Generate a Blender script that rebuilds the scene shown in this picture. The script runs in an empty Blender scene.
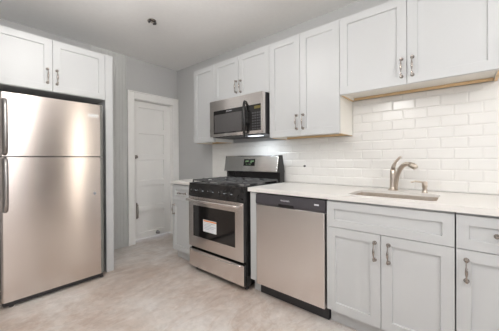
import bpy, bmesh, math, random
from mathutils import Vector, Matrix
random.seed(7)
SC = bpy.context.scene
COL = SC.collection

# ------------------------------------------------------------------ camera
FX, PX, PY = 257.345, 243.297, 160.04
cd = bpy.data.cameras.new('camera'); cam = bpy.data.objects.new('camera', cd); COL.objects.link(cam)
yaw, pit, rol = math.radians(49.092), math.radians(-0.26), math.radians(-0.355)
Fv = Vector((math.sin(yaw)*math.cos(pit), math.cos(yaw)*math.cos(pit), math.sin(pit)))
R0 = Vector((math.cos(yaw), -math.sin(yaw), 0)); U0 = R0.cross(Fv)
Rv = R0*math.cos(rol) + U0*math.sin(rol); Uv = U0*math.cos(rol) - R0*math.sin(rol)
m = Matrix((Rv, Uv, -Fv)).transposed().to_4x4(); m.translation = Vector((-2.375, -2.619, 1.163))
cam.matrix_world = m
cd.sensor_width = 36; cd.lens = FX/499*36
cd.shift_x = (249.5-PX)/499; cd.shift_y = -(165.5-PY)/499
cd.clip_start = 0.02
SC.camera = cam

# ------------------------------------------------------------------ world, light, exposure
SC.view_settings.view_transform = 'Standard'; SC.view_settings.look = 'None'
SC.view_settings.gamma = 1; SC.view_settings.use_curve_mapping = False
SC.view_settings.exposure = 0.12
w = bpy.data.worlds.new('sky'); SC.world = w; w.use_nodes = True
w.node_tree.nodes['Background'].inputs[0].default_value = (0.80, 0.88, 1.0, 1)
w.node_tree.nodes['Background'].inputs[1].default_value = 1.0

def area(name, loc, rot, sx, sy, power, col):
    l = bpy.data.lights.new(name, 'AREA'); l.shape = 'RECTANGLE'; l.size = sx; l.size_y = sy
    l.energy = power; l.color = col
    o = bpy.data.objects.new(name, l); COL.objects.link(o); o.location = loc; o.rotation_euler = rot
    return o
# daylight entering at the two windows behind the camera
area('window_daylight', (-1.875, -4.66, 1.38), (math.pi/2, 0, 0), 1.0, 1.7, 12, (1.0, 0.95, 0.95))
area('window_daylight', (-0.175, -4.66, 1.25), (math.pi/2, 0, 0), 0.27, 2.1, 12, (1.0, 0.91, 0.78))
area('window_daylight', (-3.43, -2.55, 1.55), (math.pi/2, 0, -math.pi/2), 1.5, 1.3, 3, (1.0, 0.97, 0.96))
FILL_STRENGTH = 38.0  # glow of the globes added out of view as fill light

# ------------------------------------------------------------------ materials
def mat(name, col, rough=0.5, metal=0.0, spec=0.5, emit=None, es=1.0, coat=0.0, aniso=0.0):
    M = bpy.data.materials.new(name); M.use_nodes = True
    b = M.node_tree.nodes['Principled BSDF']
    b.inputs['Base Color'].default_value = (*col, 1); b.inputs['Roughness'].default_value = rough
    b.inputs['Metallic'].default_value = metal; b.inputs['Specular IOR Level'].default_value = spec
    b.inputs['Coat Weight'].default_value = coat
    b.inputs['Anisotropic'].default_value = aniso
    if emit: b.inputs['Emission Color'].default_value = (*emit, 1); b.inputs['Emission Strength'].default_value = es
    return M
def node(M, t, **kw):
    n = M.node_tree.nodes.new(t)
    for k, v in kw.items():
        if k in n.inputs: n.inputs[k].default_value = v
        else: setattr(n, k, v)
    return n
def lk(M, a, b): M.node_tree.links.new(a, b)
def noisy(M, scale, amount, stretch=(1, 1, 1), bump=0.0, rough_var=0.0, detail=4):
    """subtle procedural variation of colour, roughness and relief"""
    nt = M.node_tree; b = nt.nodes['Principled BSDF']
    tc = node(M, 'ShaderNodeTexCoord'); mp = node(M, 'ShaderNodeMapping', Scale=stretch)
    nz = node(M, 'ShaderNodeTexNoise', Scale=scale, Detail=detail)
    lk(M, tc.outputs['Object'], mp.inputs[0]); lk(M, mp.outputs[0], nz.inputs['Vector'])
    col = b.inputs['Base Color'].default_value[:]
    rp = node(M, 'ShaderNodeValToRGB')
    rp.color_ramp.elements[0].position = .3; rp.color_ramp.elements[1].position = .7
    rp.color_ramp.elements[0].color = tuple(max(0, c*(1-amount)) for c in col[:3]) + (1,)
    rp.color_ramp.elements[1].color = tuple(min(1, c*(1+amount)) for c in col[:3]) + (1,)
    lk(M, nz.outputs[0], rp.inputs[0]); lk(M, rp.outputs[0], b.inputs['Base Color'])
    if bump:
        bp = node(M, 'ShaderNodeBump', Strength=bump, Distance=0.002)
        lk(M, nz.outputs[0], bp.inputs['Height']); lk(M, bp.outputs[0], b.inputs['Normal'])
    if rough_var:
        r0 = b.inputs['Roughness'].default_value
        mr = node(M, 'ShaderNodeMapRange'); mr.inputs[3].default_value = r0-rough_var; mr.inputs[4].default_value = r0+rough_var
        lk(M, nz.outputs[0], mr.inputs[0]); lk(M, mr.outputs[0], b.inputs['Roughness'])
    return M
CAB = noisy(mat('white_lacquer', (.565, .572, .572), .38), 3, .012)
CABTOE = noisy(mat('white_toe_board', (.56, .56, .555), .5), 3, .015)
CARCASS_LIT = noisy(mat('cream_lit_carcass', (.84, .82, .765), .4), 3, .012)  # cream carcass, lightened in colour to stand in for warm bounced light
WOOD = noisy(mat('raw_wood', (.76, .54, .31), .6), 9, .15, (1, .15, 1))
WALL = noisy(mat('grey_wall_paint', (.52, .52, .515), .85), 40, .012, bump=.05)
CEIL = noisy(mat('ceiling_paint', (.90, .895, .885), .9), 30, .012, bump=.04)
TRIM = noisy(mat('white_trim_paint', (.88, .87, .845), .45), 5, .015)
def steel_mat(name, col, rough, stretch):
    M = noisy(mat(name, col, rough, 1.0, aniso=.8), 40, .05, stretch, rough_var=.05)
    tg = node(M, 'ShaderNodeTangent'); tg.direction_type = 'RADIAL'; tg.axis = 'Z'
    lk(M, tg.outputs[0], M.node_tree.nodes['Principled BSDF'].inputs['Tangent'])
    M.node_tree.nodes['Principled BSDF'].inputs['Anisotropic Rotation'].default_value = .25
    return M
STEEL = steel_mat('brushed_steel', (.80, .75, .72), .25, (.6, .6, 30))
FSTEEL = steel_mat('fridge_steel', (.64, .575, .535), .22, (.6, .6, 30))
NICKEL = noisy(mat('satin_nickel', (.40, .36, .33), .2, 1.0), 60, .06)
FAUCET = noisy(mat('brushed_nickel', (.56, .49, .42), .33, 1.0), 60, .05)
SINKM = noisy(mat('sink_steel', (.62, .55, .48), .35, 1.0), 60, .05)
BLACK = noisy(mat('black_enamel', (.018, .017, .017), .22), 20, .1)
BLACKM = noisy(mat('black_plastic', (.03, .028, .03), .45), 20, .1)
DGREY = noisy(mat('dark_grey_panel', (.06, .055, .062), .35), 20, .05)
IRON = noisy(mat('cast_iron', (.10, .10, .10), .33), 120, .2, bump=.2)
GLASS = noisy(mat('dark_oven_glass', (.012, .011, .011), .06, 0, .6), 5, .05)
QUARTZ = noisy(mat('white_quartz', (.80, .775, .74), .30), 60, .012)
TILE = noisy(mat('white_glazed_tile', (.80, .785, .755), .2), 6, .02)
GROUT = noisy(mat('pale_grout', (.80, .785, .76), .9), 80, .03)
PAPER = noisy(mat('white_sticker_paper', (.78, .80, .82), .6), 30, .02)
ORANGE = noisy(mat('orange_print', (.75, .25, .06), .6), 30, .02)
INK = noisy(mat('grey_print', (.35, .38, .42), .6), 30, .02)
LETTER = noisy(mat('pale_lettering', (.7, .7, .72), .4), 30, .02)
BADGE = noisy(mat('badge_silver', (.85, .84, .83), .25, .8), 30, .02)
AMBER = mat('amber_display', (.10, .08, .015), .4, emit=(.8, .6, .1), es=.04)
GREEN = mat('green_display', (.05, .09, .05), .4, emit=(.45, .7, .35), es=.18)
FILL_GLOW = mat('fill_lamp_glow', (.9, .9, .9), .5, emit=(1, .985, .965), es=FILL_STRENGTH)
COOL = mat('cooktop_lamp_lens', (.9, .9, .9), .5, emit=(.86, .93, 1.0), es=2)
CHROME = noisy(mat('chrome', (.75, .75, .76), .12, 1.0), 20, .02)

FLOOR = mat('stone_look_floor', (.5, .4, .33), .42)
def floor_nodes(M):
    b = M.node_tree.nodes['Principled BSDF']
    tc = node(M, 'ShaderNodeTexCoord')
    mp = node(M, 'ShaderNodeMapping', Scale=(.9, 1.15, 1)); mp.inputs['Rotation'].default_value = (0, 0, .25)
    n1 = node(M, 'ShaderNodeTexNoise', Scale=1.5, Detail=9, Roughness=.68, Distortion=.5)
    lk(M, tc.outputs['Object'], mp.inputs[0]); lk(M, mp.outputs[0], n1.inputs['Vector'])
    r = node(M, 'ShaderNodeValToRGB'); e = r.color_ramp.elements
    e[0].position = .30; e[0].color = (.42, .31, .245, 1)
    e[1].position = .72; e[1].color = (.73, .705, .68, 1)
    k = e.new(.5); k.color = (.585, .52, .47, 1)
    lk(M, n1.outputs[0], r.inputs[0])
    n3 = node(M, 'ShaderNodeTexNoise', Scale=11, Detail=8, Roughness=.75)
    lk(M, tc.outputs['Object'], n3.inputs['Vector'])
    n2 = node(M, 'ShaderNodeTexNoise', Scale=2.0, Detail=7, Roughness=.62, Distortion=.8)
    mp2 = node(M, 'ShaderNodeMapping', Scale=(.6, 1.5, 1)); mp2.inputs['Rotation'].default_value = (0, 0, .2)
    lk(M, tc.outputs['Object'], mp2.inputs[0]); lk(M, mp2.outputs[0], n2.inputs['Vector'])
    # thin pale and dark veins where the slow noise crosses its middle
    sub = node(M, 'ShaderNodeMath', operation='SUBTRACT'); sub.inputs[1].default_value = .5
    ab = node(M, 'ShaderNodeMath', operation='ABSOLUTE'); r2 = node(M, 'ShaderNodeMapRange')
    r2.inputs[1].default_value = 0; r2.inputs[2].default_value = .03; r2.inputs[3].default_value = .22; r2.inputs[4].default_value = 0
    lk(M, n2.outputs[0], sub.inputs[0]); lk(M, sub.outputs[0], ab.inputs[0]); lk(M, ab.outputs[0], r2.inputs[0])
    mx = node(M, 'ShaderNodeMixRGB'); mx.inputs[2].default_value = (.73, .705, .68, 1)
    lk(M, r2.outputs[0], mx.inputs[0]); lk(M, r.outputs[0], mx.inputs[1])
    mr = node(M, 'ShaderNodeMapRange'); mr.inputs[1].default_value = .3; mr.inputs[2].default_value = .7; mr.inputs[3].default_value = .84; mr.inputs[4].default_value = 1.13
    lk(M, n3.outputs[0], mr.inputs[0])
    n4 = node(M, 'ShaderNodeTexNoise', Scale=1.3, Detail=8, Roughness=.66, Distortion=1.0)
    mp4 = node(M, 'ShaderNodeMapping', Scale=(.7, 1.6, 1)); mp4.inputs['Rotation'].default_value = (0, 0, .3); mp4.inputs['Location'].default_value = (3.1, 1.7, 0)
    lk(M, tc.outputs['Object'], mp4.inputs[0]); lk(M, mp4.outputs[0], n4.inputs['Vector'])
    s4 = node(M, 'ShaderNodeMath', operation='SUBTRACT'); s4.inputs[1].default_value = .5
    a4 = node(M, 'ShaderNodeMath', operation='ABSOLUTE'); r4 = node(M, 'ShaderNodeMapRange')
    r4.inputs[1].default_value = 0; r4.inputs[2].default_value = .022; r4.inputs[3].default_value = .28; r4.inputs[4].default_value = 0
    lk(M, n4.outputs[0], s4.inputs[0]); lk(M, s4.outputs[0], a4.inputs[0]); lk(M, a4.outputs[0], r4.inputs[0])
    mx4 = node(M, 'ShaderNodeMixRGB'); mx4.inputs[2].default_value = (.40, .27, .20, 1)
    lk(M, r4.outputs[0], mx4.inputs[0]); lk(M, mx.outputs[0], mx4.inputs[1]); mx = mx4
    m2 = node(M, 'ShaderNodeVectorMath', operation='SCALE'); lk(M, mx.outputs[0], m2.inputs[0]); lk(M, mr.outputs[0], m2.inputs['Scale'])
    lk(M, m2.outputs[0], b.inputs['Base Color'])
    bp = node(M, 'ShaderNodeBump', Strength=.10, Distance=.002)
    lk(M, n3.outputs[0], bp.inputs['Height']); lk(M, bp.outputs[0], b.inputs['Normal'])
floor_nodes(FLOOR)

# ------------------------------------------------------------------ mesh helpers
ID = Matrix.Identity(4)
RW = Matrix(((0, -1, 0, 0), (-1, 0, 0, 0), (0, 0, 1, 0), (0, 0, 0, 1)))     # (a, d, z): a along the range wall, d out of it
FW = Matrix(((1, 0, 0, 0), (0, -1, 0, 0), (0, 0, 1, 0), (0, 0, 0, 1)))      # (a, d, z): facing the camera side of the room
def merge(bm, t, M=ID):
    bmesh.ops.transform(t, matrix=M, verts=t.verts)
    bmesh.ops.recalc_face_normals(t, faces=t.faces)
    me = bpy.data.meshes.new('tmp'); t.to_mesh(me); t.free(); bm.from_mesh(me); bpy.data.meshes.remove(me)
def box(bm, a0, a1, d0, d1, z0, z1, M=ID, bev=0.0, seg=2):
    t = bmesh.new(); bmesh.ops.create_cube(t, size=1)
    for v in t.verts:
        v.co = Vector(((a0+a1)/2 + v.co.x*(a1-a0), (d0+d1)/2 + v.co.y*(d1-d0), (z0+z1)/2 + v.co.z*(z1-z0)))
    if bev: bmesh.ops.bevel(t, geom=t.edges[:], offset=bev, segments=seg, affect='EDGES', profile=.5)
    merge(bm, t, M); return bm
def panel_door(bm, a0, a1, d0, d1, z0, z1, M, stile=.058, rec=.009, bev=.0015, rows=None):
    """a flat-framed board, front at d1, with recessed rectangular fields"""
    t = bmesh.new()
    zs = rows or [(z0+stile, z1-stile)]
    ys = [z0] + [q for r in zs for q in r] + [z1]
    xs = [a0, a0+stile, a1-stile, a1]
    g = [[t.verts.new((x, d1, z)) for x in xs] for z in ys]
    fields = []
    for j in range(len(ys)-1):
        for i in range(3):
            f = t.faces.new((g[j][i], g[j][i+1], g[j+1][i+1], g[j+1][i]))
            if i == 1 and j % 2 == 1: fields.append(f)
    outer = [e for e in t.edges if len(e.link_faces) == 1]
    ex = bmesh.ops.extrude_edge_only(t, edges=outer)
    vs = [v for v in ex['geom'] if isinstance(v, bmesh.types.BMVert)]
    for v in vs: v.co.y = d0
    bmesh.ops.contextual_create(t, geom=[e for e in t.edges if len(e.link_faces) == 1])
    for f in fields:
        bmesh.ops.inset_individual(t, faces=[f], thickness=.0005)
        bmesh.ops.inset_individual(t, faces=[f], thickness=.004, depth=0)
        for v in f.verts: v.co.y = d1-rec
    merge(bm, t, M); return bm
def prism(bm, prof, a0, a1, M=ID, bev=0.0):
    """profile of (d, z) points pushed along a"""
    t = bmesh.new()
    A = [t.verts.new((a0, d, z)) for d, z in prof]; Bv = [t.verts.new((a1, d, z)) for d, z in prof]
    t.faces.new(A); t.faces.new(Bv[::-1]); n = len(prof)
    for i in range(n): t.faces.new((A[i], A[(i+1) % n], Bv[(i+1) % n], Bv[i]))
    if bev: bmesh.ops.bevel(t, geom=t.edges[:], offset=bev, segments=2, affect='EDGES', profile=.5)
    merge(bm, t, M); return bm
def tube(bm, pts, radii, M=ID, n=10, flat=1.0, up=None):
    t = bmesh.new(); pts = [Vector(p) for p in pts]; rings = []
    if not isinstance(radii, (list, tuple)): radii = [radii]*len(pts)
    prev = None
    for i, p in enumerate(pts):
        d = (pts[min(i+1, len(pts)-1)] - pts[max(i-1, 0)]).normalized()
        if prev is None:
            q = Vector(up) if up else (Vector((0, 0, 1)) if abs(d.z) < .9 else Vector((1, 0, 0)))
            s = d.cross(q).normalized()
        else:
            s = (prev - d*prev.dot(d)).normalized()
        prev = s; u = s.cross(d).normalized()
        rings.append([t.verts.new(p + (s*math.cos(2*math.pi*k/n) + u*flat*math.sin(2*math.pi*k/n))*radii[i]) for k in range(n)])
    for i in range(len(rings)-1):
        for k in range(n): t.faces.new((rings[i][k], rings[i][(k+1) % n], rings[i+1][(k+1) % n], rings[i+1][k]))
    t.faces.new(rings[0][::-1]); t.faces.new(rings[-1])
    for f in t.faces: f.smooth = len(f.verts) == 4
    merge(bm, t, M); return bm
def lathe(bm, prof, c, axis, M=ID, n=20):
    """(radius, height) profile turned about an axis through c"""
    t = bmesh.new(); ax = Vector(axis).normalized()
    s = ax.orthogonal().normalized(); u = ax.cross(s); rings = []
    for r, h in prof:
        r = max(r, 1e-4)
        rings.append([t.verts.new(Vector(c) + ax*h + (s*math.cos(2*math.pi*k/n)+u*math.sin(2*math.pi*k/n))*r) for k in range(n)])
    for i in range(len(rings)-1):
        for k in range(n): t.faces.new((rings[i][k], rings[i][(k+1) % n], rings[i+1][(k+1) % n], rings[i+1][k]))
    t.faces.new(rings[0][::-1]); t.faces.new(rings[-1])
    for f in t.faces: f.smooth = len(f.verts) == 4
    merge(bm, t, M); return bm
def rrect(x0, x1, y0, y1, r, n=5):
    P = []
    for cx, cy, a in ((x1-r, y1-r, 0), (x0+r, y1-r, 90), (x0+r, y0+r, 180), (x1-r, y0+r, 270)):
        for k in range(n+1):
            q = math.radians(a + 90*k/n); P.append((cx+r*math.cos(q), cy+r*math.sin(q)))
    return P

def origin(o):
    v = Vector((0, 0, 0))
    while o is not None: v += o.location; o = o.parent
    return v
def obj(name, bm, material, parent=None, label=None):
    if parent is not None: bmesh.ops.translate(bm, verts=bm.verts, vec=-origin(parent))
    me = bpy.data.meshes.new(name); bm.to_mesh(me); bm.free(); me.materials.append(material)
    o = bpy.data.objects.new(name, me); COL.objects.link(o); o.parent = parent
    if label: o['label'] = label
    return o
def solo(name, bm, material, loc):
    bmesh.ops.translate(bm, verts=bm.verts, vec=-Vector(loc))
    o = obj(name, bm, material); o.location = loc; return o
def tag(o, label, cat, group=None):
    o['label'] = label; o['category'] = cat
    if group: o['group'] = group
    return o
def thing(name, label, cat, loc, group=None):
    o = bpy.data.objects.new(name, None); COL.objects.link(o); o.location = loc; o.empty_display_size = .1
    return tag(o, label, cat, group)
def struct(name, bm, material, parent=None):
    o = obj(name, bm, material, parent)
    if parent is None: o['kind'] = 'structure'
    return o
NB = bmesh.new
def text(name, body, size, material, parent, M, a, d, z):
    """raised lettering standing on a front face, reading left to right along a"""
    c = bpy.data.curves.new(name, 'FONT'); c.body = body; c.size = size; c.extrude = .0004; c.align_x = 'CENTER'; c.align_y = 'CENTER'
    o = bpy.data.objects.new(name, c); COL.objects.link(o); bpy.context.view_layer.update()
    me = bpy.data.meshes.new_from_object(o.evaluated_get(bpy.context.evaluated_depsgraph_get()))
    bpy.data.objects.remove(o)
    t = NB(); t.from_mesh(me); bpy.data.meshes.remove(me)
    for v in t.verts: v.co = Vector((a+v.co.x, d+v.co.z, z+v.co.y))
    b = NB(); merge(b, t, M)
    return obj(name, b, material, parent)

# ------------------------------------------------------------------ room shell
H = 2.555; YB = .83; XR = .025; XL = -3.4; YF = -4.6
struct('floor', box(NB(), XL-.1, XR+.1, YF-.1, YB+.3, -.1, 0), FLOOR)
struct('ceiling', box(NB(), XL-.1, XR+.1, YF-.1, YB+.3, H, H+.1), CEIL)
struct('wall_right', box(NB(), XR, XR+.1, YF-.1, YB+.3, 0, H), WALL)
DX0, DX1, DH = -.682, -.07, 2.0
bm = NB()
box(bm, XL, DX0, YB, YB+.12, 0, H); box(bm, DX1, XR, YB, YB+.12, 0, H); box(bm, DX0, DX1, YB, YB+.12, DH, H)
struct('wall_back', bm, WALL)
bm = NB()      # left wall with one window opening
for y0, y1, z0, z1 in ((YF, -3.3, 0, H), (-1.8, YB, 0, H), (-3.3, -1.8, 0, .9), (-3.3, -1.8, 2.2, H)):
    box(bm, XL-.1, XL, y0, y1, z0, z1)
struct('wall_left', bm, WALL)
bm = NB()      # wall behind the camera: a window and a glazed door
for x0, x1, z0, z1 in ((XL, -2.4, 0, H), (-1.35, -1.15, 0, H), (-.38, -.32, 0, H), (-.03, XR, 0, H), (-2.4, -1.35, 0, .5), (-2.4, -1.35, 2.25, H), (-.32, -.03, 0, .15), (-.32, -.03, 2.35, H), (-1.15, -.38, 2.1, H)):
    box(bm, x0, x1, YF-.1, YF, z0, z1)
struct('wall_front', bm, WALL)
def win(name, a0, a1, z0, z1, M, d):
    bm = NB(); t = .05
    for q in ((a0, a0+t, z0, z1), (a1-t, a1, z0, z1), (a0, a1, z0, z0+t), (a0, a1, z1-t, z1), (a0, a1, (z0+z1)/2-.02, (z0+z1)/2+.02)):
        box(bm, q[0], q[1], d-.06, d, q[2], q[3], M)
    struct(name, bm, TRIM)
win('window_1', -2.4, -1.35, .5, 2.25, ID, YF)
win('window_2', -.32, -.03, .15, 2.35, ID, YF)
bm = NB(); panel_door(bm, -1.148, -.382, 4.555, 4.60, .005, 2.098, Matrix(((1, 0, 0, 0), (0, -1, 0, 0), (0, 0, 1, 0), (0, 0, 0, 1))), stile=.1, rec=-.0)
struct('unseen_dark_door', bm, noisy(mat('dark_for_reflection', (.03, .022, .02), .4), 4, .2, (6, 1, 1)))  # added unseen dark leaf, giving the refrigerator doors a dark reflected band
win('window_3', 1.8, 3.3, .9, 2.2, RW, -XL+.06)

# inner door in the back wall, with its casing
door = bpy.data.objects.new('door_1', None); COL.objects.link(door); door.location = (DX0, .92, 0); door['kind'] = 'structure'
zz = [.11 + i*.375 for i in range(5)]
bm = NB(); panel_door(bm, DX0+.004, DX1-.004, -.945, -.905, .024, 1.992, FW, stile=.10, rec=.022, rows=[(z, z+.30) for z in zz])
obj('door_panel', bm, TRIM, door)
bm = NB(); box(bm, -.625, -.607, -.905, -.900, .32, .55, FW, .002)
tube(bm, [(-.616, -.900, .535), (-.616, -.868, .525), (-.616, -.862, .435), (-.616, -.868, .345), (-.616, -.900, .335)], .007, FW)
obj('door_pull', bm, NICKEL, door)
bm = NB(); lathe(bm, [(.028, 0), (.028, .006), (.014, .01), (.014, .03), (.024, .036), (.024, .05), (.012, .056)], (-.640, -.905, 1.20), (0, 1, 0), FW)
obj('door_lock', bm, NICKEL, door)
bm = NB(); lathe(bm, [(.026, 0), (.026, .012), (.016, .02), (.018, .05), (.008, .058)], (-.30, -.905, .07), (0, 1, 0), FW)
obj('door_bumper', bm, noisy(mat('grey_rubber', (.3, .29, .29), .7), 20, .05), door)
bm = NB()
box(bm, DX0-.095, DX0, -.83, -.808, 0, DH+.095, FW, .004); box(bm, DX1, DX1+.093, -.83, -.808, 0, DH+.095, FW, .004)
box(bm, DX0, DX1, -.83, -.808, DH, DH+.095, FW, .004)
box(bm, DX0-.100, DX0-.085, -.808, -.798, 0, DH+.10, FW, .003); box(bm, DX0-.1, DX1+.093, -.808, -.798, DH+.085, DH+.10, FW, .003)
box(bm, DX1+.078, DX1+.093, -.808, -.798, 0, DH+.10, FW, .003)
box(bm, DX0-.001, DX0+.003, -.95, -.83, 0, DH, FW); box(bm, DX1-.003, DX1+.001, -.95, -.83, 0, DH, FW); box(bm, DX0, DX1, -.95, -.83, DH-.004, DH, FW)
struct('trim_1', bm, TRIM)
BEAD = noisy(mat('pale_grey_beadboard', (.58, .585, .57), .6), 5, .02)
bm = NB(); x = -1.224
while x < DX0-.105:            # tongue-and-groove boards
    x2 = min(x+.042, DX0-.101)
    t = bmesh.new(); pr = [(x, -.8295), (x, -.823), (x+.004, -.8195), (x2-.004, -.8195), (x2, -.823), (x2, -.8295)]
    A = [t.verts.new((p, d, 0)) for p, d in pr]; Bv = [t.verts.new((p, d, H)) for p, d in pr]
    t.faces.new(A); t.faces.new(Bv[::-1])
    for i in range(6): t.faces.new((A[i], A[(i+1) % 6], Bv[(i+1) % 6], Bv[i]))
    merge(bm, t, FW); x += .042
struct('trim_2', bm, BEAD)
bm = NB(); box(bm, .008, XR, .002, YB-.024, 0, .13, ID, .003)
struct('baseboard_right', bm, TRIM)

# ------------------------------------------------------------------ ornate bow pulls
def pull(parent, a, d, z, M, L=.12, vertical=True):
    """slim cabinet pull: ring rosette, waisted bow, flared foot"""
    bm = NB(); V = (lambda s, o: (a, d+o, z+s)) if vertical else (lambda s, o: (a-s, d+o, z))
    h = L/2
    for s in (h, -h):
        c = V(s, 0); lathe(bm, [(.0125, 0), (.0125, .003), (.009, .006), (.0055, .010), (.0055, .020), (.008, .024), (.006, .029)], c, (0, 1, 0), M, 14)
    pts, rad = [], []
    for i in range(13):
        q = -1 + 2*i/12
        pts.append(V(h*q, .022 + .010*(1-q*q))); rad.append(.0036 + .0034*max(0, 1-(q/.5)**2) + (.0035 if q < -.75 else 0))
    tube(bm, pts, rad, M, 10)
    return obj('handle', bm, NICKEL, parent)

# ------------------------------------------------------------------ cabinets on the range wall
def front(name, parent, a0, a1, d1, z0, z1, M=RW, th=.02, stile=.058):
    bm = NB(); panel_door(bm, a0+.0018, a1-.0018, d1-th, d1, z0+.0018, z1-.0018, M, stile)
    return obj(name, bm, CAB, parent)
UD = .306                                       # door faces of the wall cabinets
def upper(label, a0, a1, z0, z1, doors, group='white wall cabinets over the counter'):
    t = thing('wall_cabinet', label, 'cabinet', (0, -(a0+a1)/2, z0), group)
    bm = NB()
    g = .0012; y = UD-.021
    box(bm, a0+g, a0+.018, -XR+.001, y, z0, z1, RW); box(bm, a1-.018, a1-g, -XR+.001, y, z0, z1, RW)
    box(bm, a0+.018, a1-.018, -XR+.001, y, z0+.022, z1, RW)
    box(bm, a0+.018, a1-.018, y-.018, y, z0, z0+.03, RW)
    obj('carcass', bm, CARCASS_LIT, t)
    bm = NB(); box(bm, a0+.02, a1-.02, 0, .016, z0+.001, z0+.020, RW, .001)
    box(bm, a0+.0015, a0+.017, .0, y-.02, z0-.003, z0+.001, RW); box(bm, a1-.017, a1-.0015, .0, y-.02, z0-.003, z0+.001, RW)
    obj('underside_rail', bm, WOOD, t, 'raw wood rail along the back of the underside')
    for b0, b1, side, hz in doors:
        dr = front('door', t, b0, b1, UD, z0, z1)
        if side: pull(dr, (b1-.032) if side > 0 else (b0+.032), UD, hz, RW)
    return t
A1, A2, A3, A4 = .378, 1.168, 1.852, 2.776
ZT = 2.277
upper('narrow single door white wall cabinet against grey wall, left of the microwave', .004, A1, 1.366, ZT, [(.004, A1, 1, 1.49)])
upper('short two door white wall cabinet directly above the stainless microwave', A1, A2, 1.818, ZT, [(A1, .765, 1, 1.945), (.765, A2, -1, 1.94)])
upper('tall two door white wall cabinet right of the microwave over the dishwasher', A2, A3, 1.366, ZT, [(A2, 1.498, 1, 1.49), (1.498, A3, -1, 1.49)])
upper('wide two door white wall cabinet over the sink, with higher underside', A3, A4, 1.669, ZT, [(A3, 2.313, 1, 1.785), (2.313, A4, -1, 1.785)])

BD, ZC0, ZD0 = .636, .876, .112                 # base door faces, cabinet top, door bottoms
def base(label, a0, a1, fronts, sink=False):
    t = thing('base_cabinet', label, 'cabinet', (-.3, -(a0+a1)/2, 0), 'white base cabinets under the counter')
    bm = NB(); g = .0012; y = BD-.021
    if sink:
        box(bm, a0+g, a0+.018, .002, y, .11, ZC0-.002, RW); box(bm, a1-.018, a1-g, .002, y, .11, ZC0-.002, RW)
        box(bm, a0+.018, a1-.018, .002, .012, .11, ZC0-.002, RW); box(bm, a0+.018, a1-.018, .012, y, .11, .13, RW)
        box(bm, a0+.018, a1-.018, y-.018, y, .13, ZC0-.002, RW)
    else:
        box(bm, a0+g, a1-g, .002, y, .11, ZC0-.002, RW)
    obj('carcass', bm, CAB, t)
    bm = NB(); box(bm, a0+g, a1-g, .03, .565, 0, .109, RW); obj('toe_kick', bm, CABTOE, t)
    for kind, b0, b1, z0, z1, h in fronts:
        f = front(kind, t, b0, b1, BD, z0, z1, stile=.058 if kind == 'door' else .05)
        if h == 'c': pull(f, (b0+b1)/2, BD, (z0+z1)/2, RW, .115, False)
        elif h: pull(f, (b1-.034) if h > 0 else (b0+.042), BD, .585, RW, .105)
    return t
ZG, ZDT = .691, .868
base('narrow white base cabinet with one drawer and one door left of the gas range', .004, .392,
     [('drawer', .004, .392, ZG, ZDT, 'c'), ('door', .004, .392, ZD0, ZG, -1)])
S0, S1, S2 = 1.880, 2.222, 2.574
base('white two door base cabinet under the sink with a plain false drawer front', S0, S1+.352,
     [('drawer_front', S0, S2, ZG, ZDT, None), ('door', S0, S1, ZD0, ZG, 1), ('door', S1, S2, ZD0, ZG, -1)], True)
base('white base cabinet with drawer and door at the right edge, past the sink', S2+.003, 3.0,
     [('drawer', S2+.003, 3.0, ZG, ZDT, 'c'), ('door', S2+.003, 3.0, ZD0, ZG, -1)])
t = thing('filler_panel', 'slim white filler panel between gas range and dishwasher', 'panel', (-.3, -1.21, 0))
bm = NB(); box(bm, 1.188, 1.254, .05, BD-.004, .112, ZC0-.002, RW, .001); obj('panel', bm, CAB, t)
bm = NB(); box(bm, 1.188, 1.254, .05, .575, 0, .111, RW); obj('toe_kick', bm, CABTOE, t)

# ------------------------------------------------------------------ countertops with the undermount sink
bm = NB(); box(bm, .002, .392, 0.002, .65, .880, .914, RW, .003)
o = solo('countertop', bm, QUARTZ, (-.32, -.2, .88)); tag(o, 'small white quartz countertop piece left of the gas range', 'countertop')
CE = 3.0
SX0, SX1, SY0, SY1 = -.555, -.20, -2.49, -1.99
t = NB()
outer = [t.verts.new((x, y, .914)) for x, y in ((-.65, -CE), (-.002, -CE), (-.002, -1.172), (-.65, -1.172))]
inner = [t.verts.new((x, y, .914)) for x, y in rrect(SX0, SX1, SY0, SY1, .04)]
es = [t.edges.new((L[i], L[(i+1) % len(L)])) for L in (outer, inner) for i in range(len(L))]
bmesh.ops.triangle_fill(t, use_beauty=True, use_dissolve=False, edges=es)
ex = bmesh.ops.extrude_face_region(t, geom=t.faces[:])
bmesh.ops.translate(t, verts=[v for v in ex['geom'] if isinstance(v, bmesh.types.BMVert)], vec=(0, 0, -.02))
bm = NB(); merge(bm, t)
box(bm, 1.172, CE, .612, .65, .880, .8945, RW)
box(bm, 1.172, 1.3, .002, .612, .880, .8945, RW)
o = solo('countertop', bm, QUARTZ, (-.32, -2.0, .88)); tag(o, 'long white quartz countertop with sink cutout, right of the gas range', 'countertop')

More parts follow.
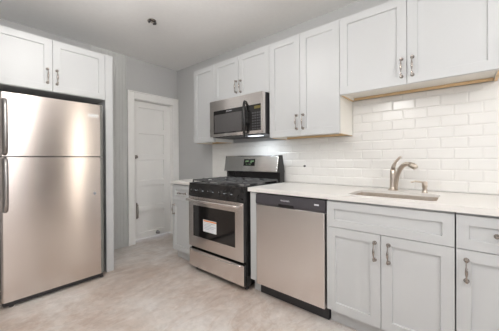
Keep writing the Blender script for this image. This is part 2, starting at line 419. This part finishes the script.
t = NB(); loops = []
for ins, z in ((-.012, .893), (.004, .893), (.006, .86), (.012, .74), (.05, .715)):
    loops.append([t.verts.new((x, y, z)) for x, y in rrect(SX0+ins, SX1-ins, SY0+ins, SY1-ins, .045)])
for A, Bq in zip(loops, loops[1:]):
    for k in range(len(A)): t.faces.new((A[k], A[(k+1) % len(A)], Bq[(k+1) % len(A)], Bq[k]))
t.faces.new(loops[-1])
bmesh.ops.recalc_face_normals(t, faces=t.faces)
bmesh.ops.solidify(t, geom=t.faces[:], thickness=.0015)
snk = thing('kitchen_sink', 'rectangular stainless undermount sink set into the white countertop', 'sink', (-.375, -2.24, .71))
bm = NB(); merge(bm, t); obj('basin', bm, SINKM, snk)
bm = NB(); lathe(bm, [(.045, 0), (.045, .003), (.03, .004), (.028, .002), (.004, .002)], (-.375, -2.24, .717), (0, 0, 1)); obj('drain', bm, CHROME, snk)

# ------------------------------------------------------------------ backsplash of bevelled subway tile
bs = thing('tile_backsplash', 'white glossy subway tile covering the wall between counter and wall cabinets', 'backsplash', (0, -1.4, .914))
bm = NB(); box(bm, .0, CE, -XR+.0005, -.0030, .915, 1.364, RW); box(bm, A3, CE, -XR+.0005, -.0030, 1.364, 1.666, RW); box(bm, A4+.002, CE, -XR+.0005, -.0030, 1.666, ZT, RW)
obj('grout_bed', bm, GROUT, bs)
t = NB(); TW, TH, G = .1525, .0765, .0022
def tile(a0, a1, z0, z1):
    if a1-a0 < .01 or z1-z0 < .008: return
    e = min(.0075, (a1-a0)/3, (z1-z0)/3)
    lo = [t.verts.new((a, -.0045, z)) for a, z in ((a0, z0), (a1, z0), (a1, z1), (a0, z1))]
    mi = [t.verts.new((a, -.0024, z)) for a, z in ((a0, z0), (a1, z0), (a1, z1), (a0, z1))]
    hi = [t.verts.new((a, -.0002, z)) for a, z in ((a0+e, z0+e), (a1-e, z0+e), (a1-e, z1-e), (a0+e, z1-e))]
    for A, Bq in ((lo, mi), (mi, hi)):
        for k in range(4): t.faces.new((A[k], A[(k+1) % 4], Bq[(k+1) % 4], Bq[k]))
    t.faces.new(hi)
r = 0; z = .917
while z < ZT:
    a = -(TW+G)/2*(r % 2)
    while a < CE:
        x0, x1 = max(a, .001), min(a+TW, CE-.001)
        if x1 > x0:
            top = 1.362 if x1 <= A3 else 1.664
            if x0 > A4: top = ZT-.002
            elif x1 > A4 and z+TH > 1.664: x0 = A4+.004; top = ZT-.002
            elif x0 < A3 < x1 and z+TH > 1.362: x0 = A3+.002 if z > 1.362 else x0; top = 1.664 if z > 1.362 else 1.362
            tile(x0, x1, z, min(z+TH, top)) if z < top else None
        a += TW+G
    z += TH+G; r += 1
bm = NB(); merge(bm, t, RW); obj('tiles', bm, TILE, bs)

# ------------------------------------------------------------------ gas range
RA0, RA1 = .396, 1.166
rg = thing('gas_range', 'freestanding stainless gas range with black cooktop and five knobs', 'range', (-.35, -.78, 0))
bm = NB(); box(bm, RA0, RA1, .03, .66, .035, .898, RW, .002); obj('body', bm, BLACK, rg)
bm = NB(); box(bm, RA0, RA1, .03, .688, .899, .912, RW, .004)
for q in ((RA0, RA0+.012, .03, .688), (RA1-.012, RA1, .03, .688), (RA0, RA1, .676, .688)): box(bm, *q, .910, .918, RW, .003)
obj('cooktop', bm, BLACK, rg)
bm = NB(); prism(bm, [(.661, .783), (.698, .783), (.690, .898), (.661, .898)], RA0, RA1, RW, .002); cp = obj('control_panel', bm, BLACK, rg)
for a in (.478, .585, .735, .888, .982):
    bm = NB(); lathe(bm, [(.021, 0), (.021, .004), (.017, .006), (.0165, .022), (.014, .026)], (a, .693, .843), (0, 1, .05), RW)
    box(bm, a-.004, a+.004, .695, .727, .826, .860, RW, .002)
    kb = obj('knob', bm, BLACK, cp)
    bm = NB(); lathe(bm, [(.0235, .0), (.0235, .005), (.0215, .0055)], (a, .693, .843), (0, 1, .05), RW); obj('bezel', bm, noisy(mat('dark_bezel', (.10, .10, .10), .25, .9), 20, .05), kb)
    bm = NB(); box(bm, a-.001, a+.001, .7265, .7280, .848, .859, RW); obj('pointer', bm, LETTER, kb)
    bm = NB(); box(bm, a+.027, a+.046, .6935, .6945, .839, .846, RW); obj('knob_marking', bm, INK, cp)
# oven door
od = None
bm = NB(); W0, W1, WZ0, WZ1 = .474, 1.066, .372, .690
D0, D1, Z0, Z1 = RA0+.004, RA1-.004, .262, .778
for q in ((D0, W0, Z0, Z1), (W1, D1, Z0, Z1), (W0, W1, Z0, WZ0), (W0, W1, WZ1, Z1)): box(bm, q[0], q[1], .664, .694, q[2], q[3], RW)
od = obj('oven_door', bm, BLACK, rg)
bm = NB()
for q in ((D0, W0, Z0, Z1), (W1, D1, Z0, Z1), (W0, W1, Z0, WZ0), (W0, W1, WZ1, Z1)): box(bm, q[0]+.0015*(q[0] == D0), q[1]-.0015*(q[1] == D1), .694, .699, q[2], q[3], RW)
obj('steel_facing', bm, STEEL, od, 'brushed steel facing around the window')
bm = NB(); box(bm, W0-.001, W1+.001, .664, .694, WZ0-.001, WZ1+.001, RW); wn = obj('oven_window', bm, GLASS, od)
bm = NB(); box(bm, .625, .818, .694, .6948, .442, .560, RW); st = obj('paper_label', bm, PAPER, wn, 'white printed label with orange heading')
bm = NB(); box(bm, .632, .818, .6948, .6954, .543, .556, RW); obj('heading_band', bm, ORANGE, st)
bm = NB()
for i, (l, rr) in enumerate(((.64, .80), (.64, .74), (.64, .81), (.64, .78), (.64, .72))): box(bm, l, rr, .6948, .6953, .528-.015*i, .532-.015*i, RW)
obj('printed_lines', bm, INK, st)
bm = NB(); pts = []
for i in range(17):
    q = -1+2*i/16; pts.append((.776+.356*q, .736+.016*(1-q*q), .748))
tube(bm, pts, .019, RW, 12, .75, (0, 0, 1))
for a in (.43, 1.122): box(bm, a-.014, a+.014, .698, .738, .738, .758, RW, .003)
obj('handle', bm, STEEL, od)
# storage drawer
bm = NB(); box(bm, D0, D1, .662, .689, .048, .234, RW, .002); dw = obj('storage_drawer', bm, BLACK, rg)
bm = NB(); box(bm, D0+.0015, D1-.0015, .689, .695, .050, .232, RW, .0025); obj('steel_facing', bm, STEEL, dw, 'brushed steel facing')
bm = NB(); pts = [(.781+.36*(-1+2*i/16), .700, .226-.022*(1-(-1+2*i/16)**2)) for i in range(17)]
tube(bm, pts, .010, RW, 10); obj('pull_lip', bm, STEEL, dw)
for a in (RA0+.05, RA1-.035):
    for d in (.62, .09):
        bm = NB(); lathe(bm, [(.016, 0), (.018, .008), (.009, .012), (.009, .036)], (a, d, 0), (0, 0, 1), RW, 14); obj('foot', bm, BLACKM, rg)
# backguard
bm = NB(); prism(bm, [(.03, .912), (.120, .912), (.120, 1.03), (.03, 1.03)], RA0+.002, RA1-.002, RW, .002)
prism(bm, [(.028, 1.02), (.163, 1.02), (.131, 1.2), (.07, 1.2)], RA0, RA0+.008, RW); prism(bm, [(.028, 1.02), (.163, 1.02), (.131, 1.2), (.07, 1.2)], RA1-.008, RA1, RW)
bg = obj('backguard', bm, BLACK, rg)
bm = NB(); prism(bm, [(.03, 1.022), (.167, 1.022), (.167, 1.034), (.137, 1.193), (.127, 1.2), (.075, 1.2)], RA0+.0085, RA1-.0085, RW, .002)
bp = obj('backguard_panel', bm, steel_mat('neutral_steel', (.80, .80, .79), .22, (.6, .6, 30)), bg)
def on_slope(z): return .167 - (z-1.034)*(.030/.159)
bm = NB(); prism(bm, [(on_slope(1.085)-.003, 1.085), (on_slope(1.085)+.002, 1.085), (on_slope(1.160)+.002, 1.160), (on_slope(1.160)-.003, 1.160)], .70, .86, RW); ds = obj('clock_display', bm, GLASS, bp)
bm = NB()
for a0, a1, z0, z1 in ((.69, .705, 1.125, 1.145), (.71, .735, 1.13, 1.145), (.765, .78, 1.115, 1.145), (.785, .81, 1.13, 1.145), (.70, .72, 1.1, 1.106), (.74, .77, 1.1, 1.106)):
    prism(bm, [(on_slope(z0)+.002, z0), (on_slope(z0)+.0028, z0), (on_slope(z1)+.0028, z1), (on_slope(z1)+.002, z1)], a0+.035, a1+.035, RW)
obj('display_segments', bm, GREEN, ds)
# burners and grates
for a, d, r in ((.56, .245, .036), (.56, .50, .045), (1.0, .245, .036), (1.0, .50, .045), (.781, .36, .04)):
    bm = NB(); lathe(bm, [(r+.014, 0), (r+.014, .004), (r, .006), (r, .016), (r-.006, .02)], (a, d, .9115), (0, 0, 1), RW); bu = obj('burner', bm, noisy(mat('burner_alloy', (.3, .29, .28), .45, .8), 30, .05), rg)
    bm = NB(); lathe(bm, [(r-.008, .02), (r-.006, .024), (r-.01, .028)], (a, d, .9115), (0, 0, 1), RW); obj('burner_cap', bm, IRON, bu)
for g0, g1 in ((.412, .655), (.660, .902), (.907, 1.150)):
    bm = NB(); zb, zt = .936, .950; d0, d1 = .135, .655; c = (g0+g1)/2
    for q in ((g0, g0+.010, d0, d1), (g1-.010, g1, d0, d1), (g0, g1, d0, d0+.010), (g0, g1, d1-.010, d1), (g0, g1, .372, .384)): box(bm, *q, zb, zt, RW, .002, 1)
    for cc in (.258, .515):
        box(bm, c-.005, c+.005, cc-.12, cc-.03, zb, zt+.004, RW, .002, 1); box(bm, c-.005, c+.005, cc+.03, cc+.12, zb, zt+.004, RW, .002, 1)
        box(bm, g0, c-.03, cc-.005, cc+.005, zb, zt+.004, RW, .002, 1); box(bm, c+.03, g1, cc-.005, cc+.005, zb, zt+.004, RW, .002, 1)
    for a in (g0+.005, g1-.005):
        for d in (d0+.005, .378, d1-.005): box(bm, a-.006, a+.006, d-.006, d+.006, .9115, zb+.001, RW)
    obj('grate', bm, IRON, rg)

# ------------------------------------------------------------------ dishwasher
WA0, WA1 = 1.262, 1.874
dwm = thing('dishwasher', 'built-in stainless dishwasher with black control strip and black toe plate', 'dishwasher', (-.33, -1.568, 0))
bm = NB(); box(bm, WA0, WA1, .03, .60, .10, .872, RW); obj('tub', bm, BLACKM, dwm)
bm = NB(); box(bm, WA0+.002, WA1-.006, .60, .650, .103, .779, RW, .006, 3); obj('door', bm, STEEL, dwm)
bm = NB(); prism(bm, [(.60, .782), (.650, .782), (.654, .80), (.648, .866), (.60, .872)], WA0, WA1, RW, .003); dc = obj('control_strip', bm, DGREY, dwm)
bm = NB(); box(bm, 1.49, 1.63, .640, .6545, .783, .806, RW, .004); obj('grip_pocket', bm, BLACK, dc)
text('brand_lettering', 'FRIGIDAIRE', .016, LETTER, dc, RW, 1.552, .6525, .833)
bm = NB(); box(bm, 1.795, 1.83, .651, .6525, .826, .836, RW); obj('indicator', bm, LETTER, dc)
bm = NB(); box(bm, WA0, WA1, .50, .585, .002, .099, RW, .002); obj('toe_plate', bm, BLACKM, dwm)

# ------------------------------------------------------------------ over-the-range microwave
MA0, MA1, MZ0, MZ1 = .402, 1.152, 1.412, 1.812
mw = thing('microwave', 'over-the-range stainless microwave with black glass door above the gas range', 'microwave', (-.2, -.775, MZ0))
bm = NB(); box(bm, MA0, MA1-.001, 0.002, .352, MZ0-.006, MZ1, RW, .002); mb = obj('body', bm, BLACKM, mw)
bm = NB(); W0, W1, WZ0, WZ1 = .462, 1.128, 1.442, 1.698
for q in ((MA0, W0, MZ0, MZ1), (W1, MA1, MZ0, MZ1), (W0, W1, MZ0, WZ0), (W0, W1, WZ1, MZ1)): box(bm, q[0], q[1], .353, .393, q[2], q[3], RW)
md = obj('door_frame', bm, STEEL, mw)
bm = NB(); box(bm, W0-.001, .968, .353, .3905, WZ0-.001, WZ1+.001, RW); dg = obj('door_glass', bm, GLASS, md)
bm = NB(); box(bm, .475, .88, .3905, .391, 1.455, 1.655, RW); obj('window_mesh', bm, noisy(mat('window_screen', (.09, .085, .085), .25), 400, .3), dg)
bm = NB(); box(bm, .970, W1+.001, .353, .3905, WZ0-.001, WZ1+.001, RW); kp = obj('control_panel', bm, BLACK, md)
bm = NB(); box(bm, 1.045, 1.125, .3905, .3912, 1.655, 1.682, RW); obj('display', bm, AMBER, kp)
bm = NB()
for i in range(4):
    for j in range(7): box(bm, 1.018+i*.03, 1.038+i*.03, .3905, .3912, 1.452+j*.026, 1.466+j*.026, RW)
obj('keypad', bm, noisy(mat('key_legends', (.05, .048, .052), .5), 30, .05), kp)
text('brand_lettering', 'FRIGIDAIRE', .016, LETTER, dg, RW, .70, .3905, 1.678)
bm = NB(); pts, rad = [], []
for i in range(19):
    q = -1+2*i/18; pts.append((.930+.022*(1-q*q), .398+.040*(1-q*q)**.7, 1.568+.178*q)); rad.append(.012+.006*(1-q*q))
tube(bm, pts, rad, RW, 12); obj('handle', bm, BLACK, md)
bm = NB()
for i in range(9): box(bm, .47+i*.07, .52+i*.07, .10, .17, MZ0-.0085, MZ0-.0055, RW)
obj('grease_filter', bm, DGREY, mb)
bm = NB(); box(bm, .86, 1.02, .20, .27, MZ0-.0095, MZ0-.0055, RW); obj('lamp_lens', bm, COOL, mb)
area('cooktop_light', (-.235, -.94, MZ0-.012), (0, 0, 0), .06, .15, 1.3, (.84, .92, 1.0))

# ------------------------------------------------------------------ refrigerator and its surround
fc = thing('refrigerator_cabinet', 'white two door cabinet bridging over the refrigerator with full-height side panel', 'cabinet', (-1.76, .5, 0))
FD = -.185
bm = NB(); box(bm, -2.22, -1.30, -YB+.001, FD-.021, 1.775, 2.243, FW); obj('carcass', bm, CAB, fc)
for x0, x1 in ((-1.299, -1.226), (-2.294, -2.221)):
    bm = NB(); box(bm, x0, x1, -YB+.001, FD, 0.0, 2.243, FW, .0015); obj('side_panel', bm, CAB, fc)
for b0, b1, side in ((-2.219, -1.744, 1), (-1.744, -1.301, -1)):
    dr = front('door', fc, b0, b1, FD, 1.777, 2.243, FW)
    pull(dr, (b1-.038) if side > 0 else (b0+.032), FD, 1.91, FW, .12)
rf = thing('refrigerator', 'stainless top-freezer refrigerator under the white bridging cabinet', 'refrigerator', (-1.71, .45, 0))
X0, X1 = -2.104, -1.352
bm = NB(); box(bm, X0+.004, X1-.004, -.80, -.162, .03, 1.682, FW, .003); obj('body', bm, noisy(mat('grey_cabinet_side', (.16, .155, .155), .5), 20, .05), rf)
EDGE = noisy(mat('grey_door_edge', (.20, .20, .185), .35), 20, .05)
HANDLE = steel_mat('darker_steel', (.42, .40, .39), .25, (30, 30, .6))
def extrude_z(prof, z0, z1):
    t = bmesh.new(); n = len(prof)
    A = [t.verts.new((x, d, z0)) for x, d in prof]; Bv = [t.verts.new((x, d, z1)) for x, d in prof]
    t.faces.new(A); t.faces.new(Bv[::-1])
    for i in range(n): t.faces.new((A[i], A[(i+1) % n], Bv[(i+1) % n], Bv[i]))
    bm = NB(); merge(bm, t, FW); return bm
def fdoor(name, z0, z1):
    XE = X1-.036
    dr = obj(name, extrude_z([(X0, -.156), (X0, -.110), (X0+.012, -.090), (XE, -.090), (XE, -.156)], z0, z1), FSTEEL, rf)
    pr = [(XE+.0005, -.0905)]
    for k in range(7): q = math.radians(90*k/6); pr.append((XE+.008+.028*math.sin(q), -.120+.029*math.cos(q)))
    obj('edge_trim', extrude_z(pr + [(X1, -.156), (XE+.0005, -.156)], z0, z1), EDGE, dr, 'dark grey rounded edge trim')
    return dr
fz = fdoor('freezer_door', 1.196, 1.697); fr = fdoor('refrigerator_door', .050, 1.187)
def fhandle(par, z0, z1):
    bm = NB(); a = -2.078; zm = [(z0, .0), (z0+.012, .030), (z0+.06, .050), ((z0+z1)/2, .054), (z1-.06, .050), (z1-.012, .030), (z1, .0)]
    tube(bm, [(a, -.092+o, z) for z, o in zm], [.014, .016, .016, .016, .016, .016, .014], FW, 14, 1.0)
    obj('handle', bm, HANDLE, par)
fhandle(fz, 1.212, 1.640); fhandle(fr, .765, 1.178)
bm = NB(); box(bm, -1.490, -1.402, -.091, -.087, 1.570, 1.604, FW, .001); bd = obj('badge', bm, BADGE, fz)
text('brand_lettering', 'FRIGIDAIRE', .013, INK, bd, FW, -1.446, -.087, 1.587)
bm = NB(); lathe(bm, [(.012, 0), (.012, .003), (.008, .005)], (-1.44, -.091, .84), (0, 1, 0), FW); obj('door_plug', bm, INK, fr)
bm = NB(); box(bm, X0+.01, X1-.012, -.17, -.108, .012, .047, FW, .003)
for i in range(9): box(bm, X0+.04+i*.075, X0+.095+i*.075, -.109, -.1065, .018, .040, FW)
obj('kick_grille', bm, BLACKM, rf)
for a in (X0+.06, X1-.02):
    bm = NB(); lathe(bm, [(.016, 0), (.016, .01), (.008, .012), (.008, .03)], (a, -.125, 0), (0, 0, 1), FW, 12); obj('foot', bm, BLACKM, rf)

# ------------------------------------------------------------------ faucet and soap pump
fa = thing('faucet', 'brushed nickel kitchen faucet with arched spout behind the sink', 'faucet', (-.115, -2.19, .914))
bx, by = -.115, -2.19
bm = NB(); lathe(bm, [(.036, .0), (.036, .005), (.024, .010), (.021, .03), (.0205, .12), (.019, .155), (.010, .165)], (bx, by, .9142), (0, 0, 1)); obj('body', bm, FAUCET, fa)
dx, dy = -.30, -.954
def along(s, z, o=0): return (bx+dx*s, by+dy*s, .914+z)
bm = NB()
P = [(.018, .005), (.022, .06), (.032, .115), (.050, .160), (.072, .190), (.098, .204), (.122, .200)]
tube(bm, [along(*q) for q in P], [.0155, .0155, .016, .016, .016, .0165, .0175], ID, 14); obj('spout', bm, FAUCET, fa)
bm = NB(); tube(bm, [along(.118, .2015), along(.138, .194), along(.156, .182), along(.163, .174)], [.018, .021, .021, .018], ID, 14); obj('spray_head', bm, FAUCET, fa)
bm = NB(); tube(bm, [along(.0, .15), along(.004, .185), along(.022, .220), along(.050, .252), along(.060, .258)], [.018, .014, .009, .009, .007], ID, 12); obj('lever', bm, FAUCET, fa)
so = thing('soap_dispenser', 'short brushed nickel soap pump on the counter right of the faucet', 'soap dispenser', (-.15, -2.395, .914))
sx, sy = -.15, -2.395
bm = NB(); lathe(bm, [(.019, 0), (.019, .005), (.014, .010), (.013, .035), (.017, .042), (.017, .075), (.012, .080)], (sx, sy, .9142), (0, 0, 1)); obj('body', bm, FAUCET, so)
bm = NB(); tube(bm, [(sx, sy, .914+.068), (sx-.03, sy+.02, .914+.078), (sx-.065, sy+.05, .914+.083), (sx-.085, sy+.07, .914+.078)], [.007, .006, .006, .005], ID, 10); obj('nozzle', bm, FAUCET, so)

# ------------------------------------------------------------------ small things
bm = NB(); lathe(bm, [(.010, 0), (.010, .003), (.004, .005), (.004, .018), (.006, .020), (.004, .022)], (1.384, .0, 1.087), (0, 1, 0), RW, 12)
o = solo('wall_screw', bm, BLACKM, (0, -1.384, 1.087)); tag(o, 'small dark screw in the tile right of the gas range', 'screw')
fx = thing('ceiling_socket', 'small bare metal lamp mount on the grey ceiling', 'light fixture', (-1.014, -.242, H))
c = (-1.014, -.242, H)
bm = NB(); lathe(bm, [(.04, 0), (.04, -.004), (.036, -.007), (.02, -.008)], c, (0, 0, 1)); obj('mounting_plate', bm, NICKEL, fx)
bm = NB(); box(bm, c[0]-.045, c[0]+.045, c[1]-.012, c[1]+.012, H-.022, H-.006, Matrix.Identity(4), .002); obj('strap', bm, NICKEL, fx)
for s in (-1, 1):
    bm = NB(); tube(bm, [(c[0]+.012*s, c[1]+.01, H-.006), (c[0]+.026*s, c[1]+.014, H-.022), (c[0]+.034*s, c[1]-.006, H-.026), (c[0]+.024*s, c[1]-.014, H-.010)], .009, ID, 8); obj('wire', bm, BLACKM, fx)
FILL_LAMPS = (((-1.5, -3.6), 'white globe fill lamp added out of view, nearest the range wall, behind the viewer'), ((-2.6, -1.75), 'white globe fill lamp added out of view, between the other two, left of the viewer'),
         ((-1.75, -1.0), 'white globe fill lamp added out of view, close to the ceiling between refrigerator and range'))  # globes added out of view to brighten the whole room
for (x, y), lab in FILL_LAMPS:
    lift, gr = (.25, .112) if x == -1.75 else (0, .14)
    cl = thing('fill_lamp', lab, 'lamp', (x, y, H), 'added globe fill lamps')
    bm = NB(); lathe(bm, [(.075, 0), (.075, -.012), (.06, -.03), (.012, -.035), (.012, -.34+lift), (.03, -.35+lift)], (x, y, H), (0, 0, 1), ID, 24); obj('canopy', bm, NICKEL, cl)
    bm = NB(); lathe(bm, [(gr*math.sin(math.pi*k/16), lift-.46+gr*math.cos(math.pi*k/16)) for k in range(17)], (x, y, H), (0, 0, 1), ID, 32); obj('globe', bm, FILL_GLOW, cl)
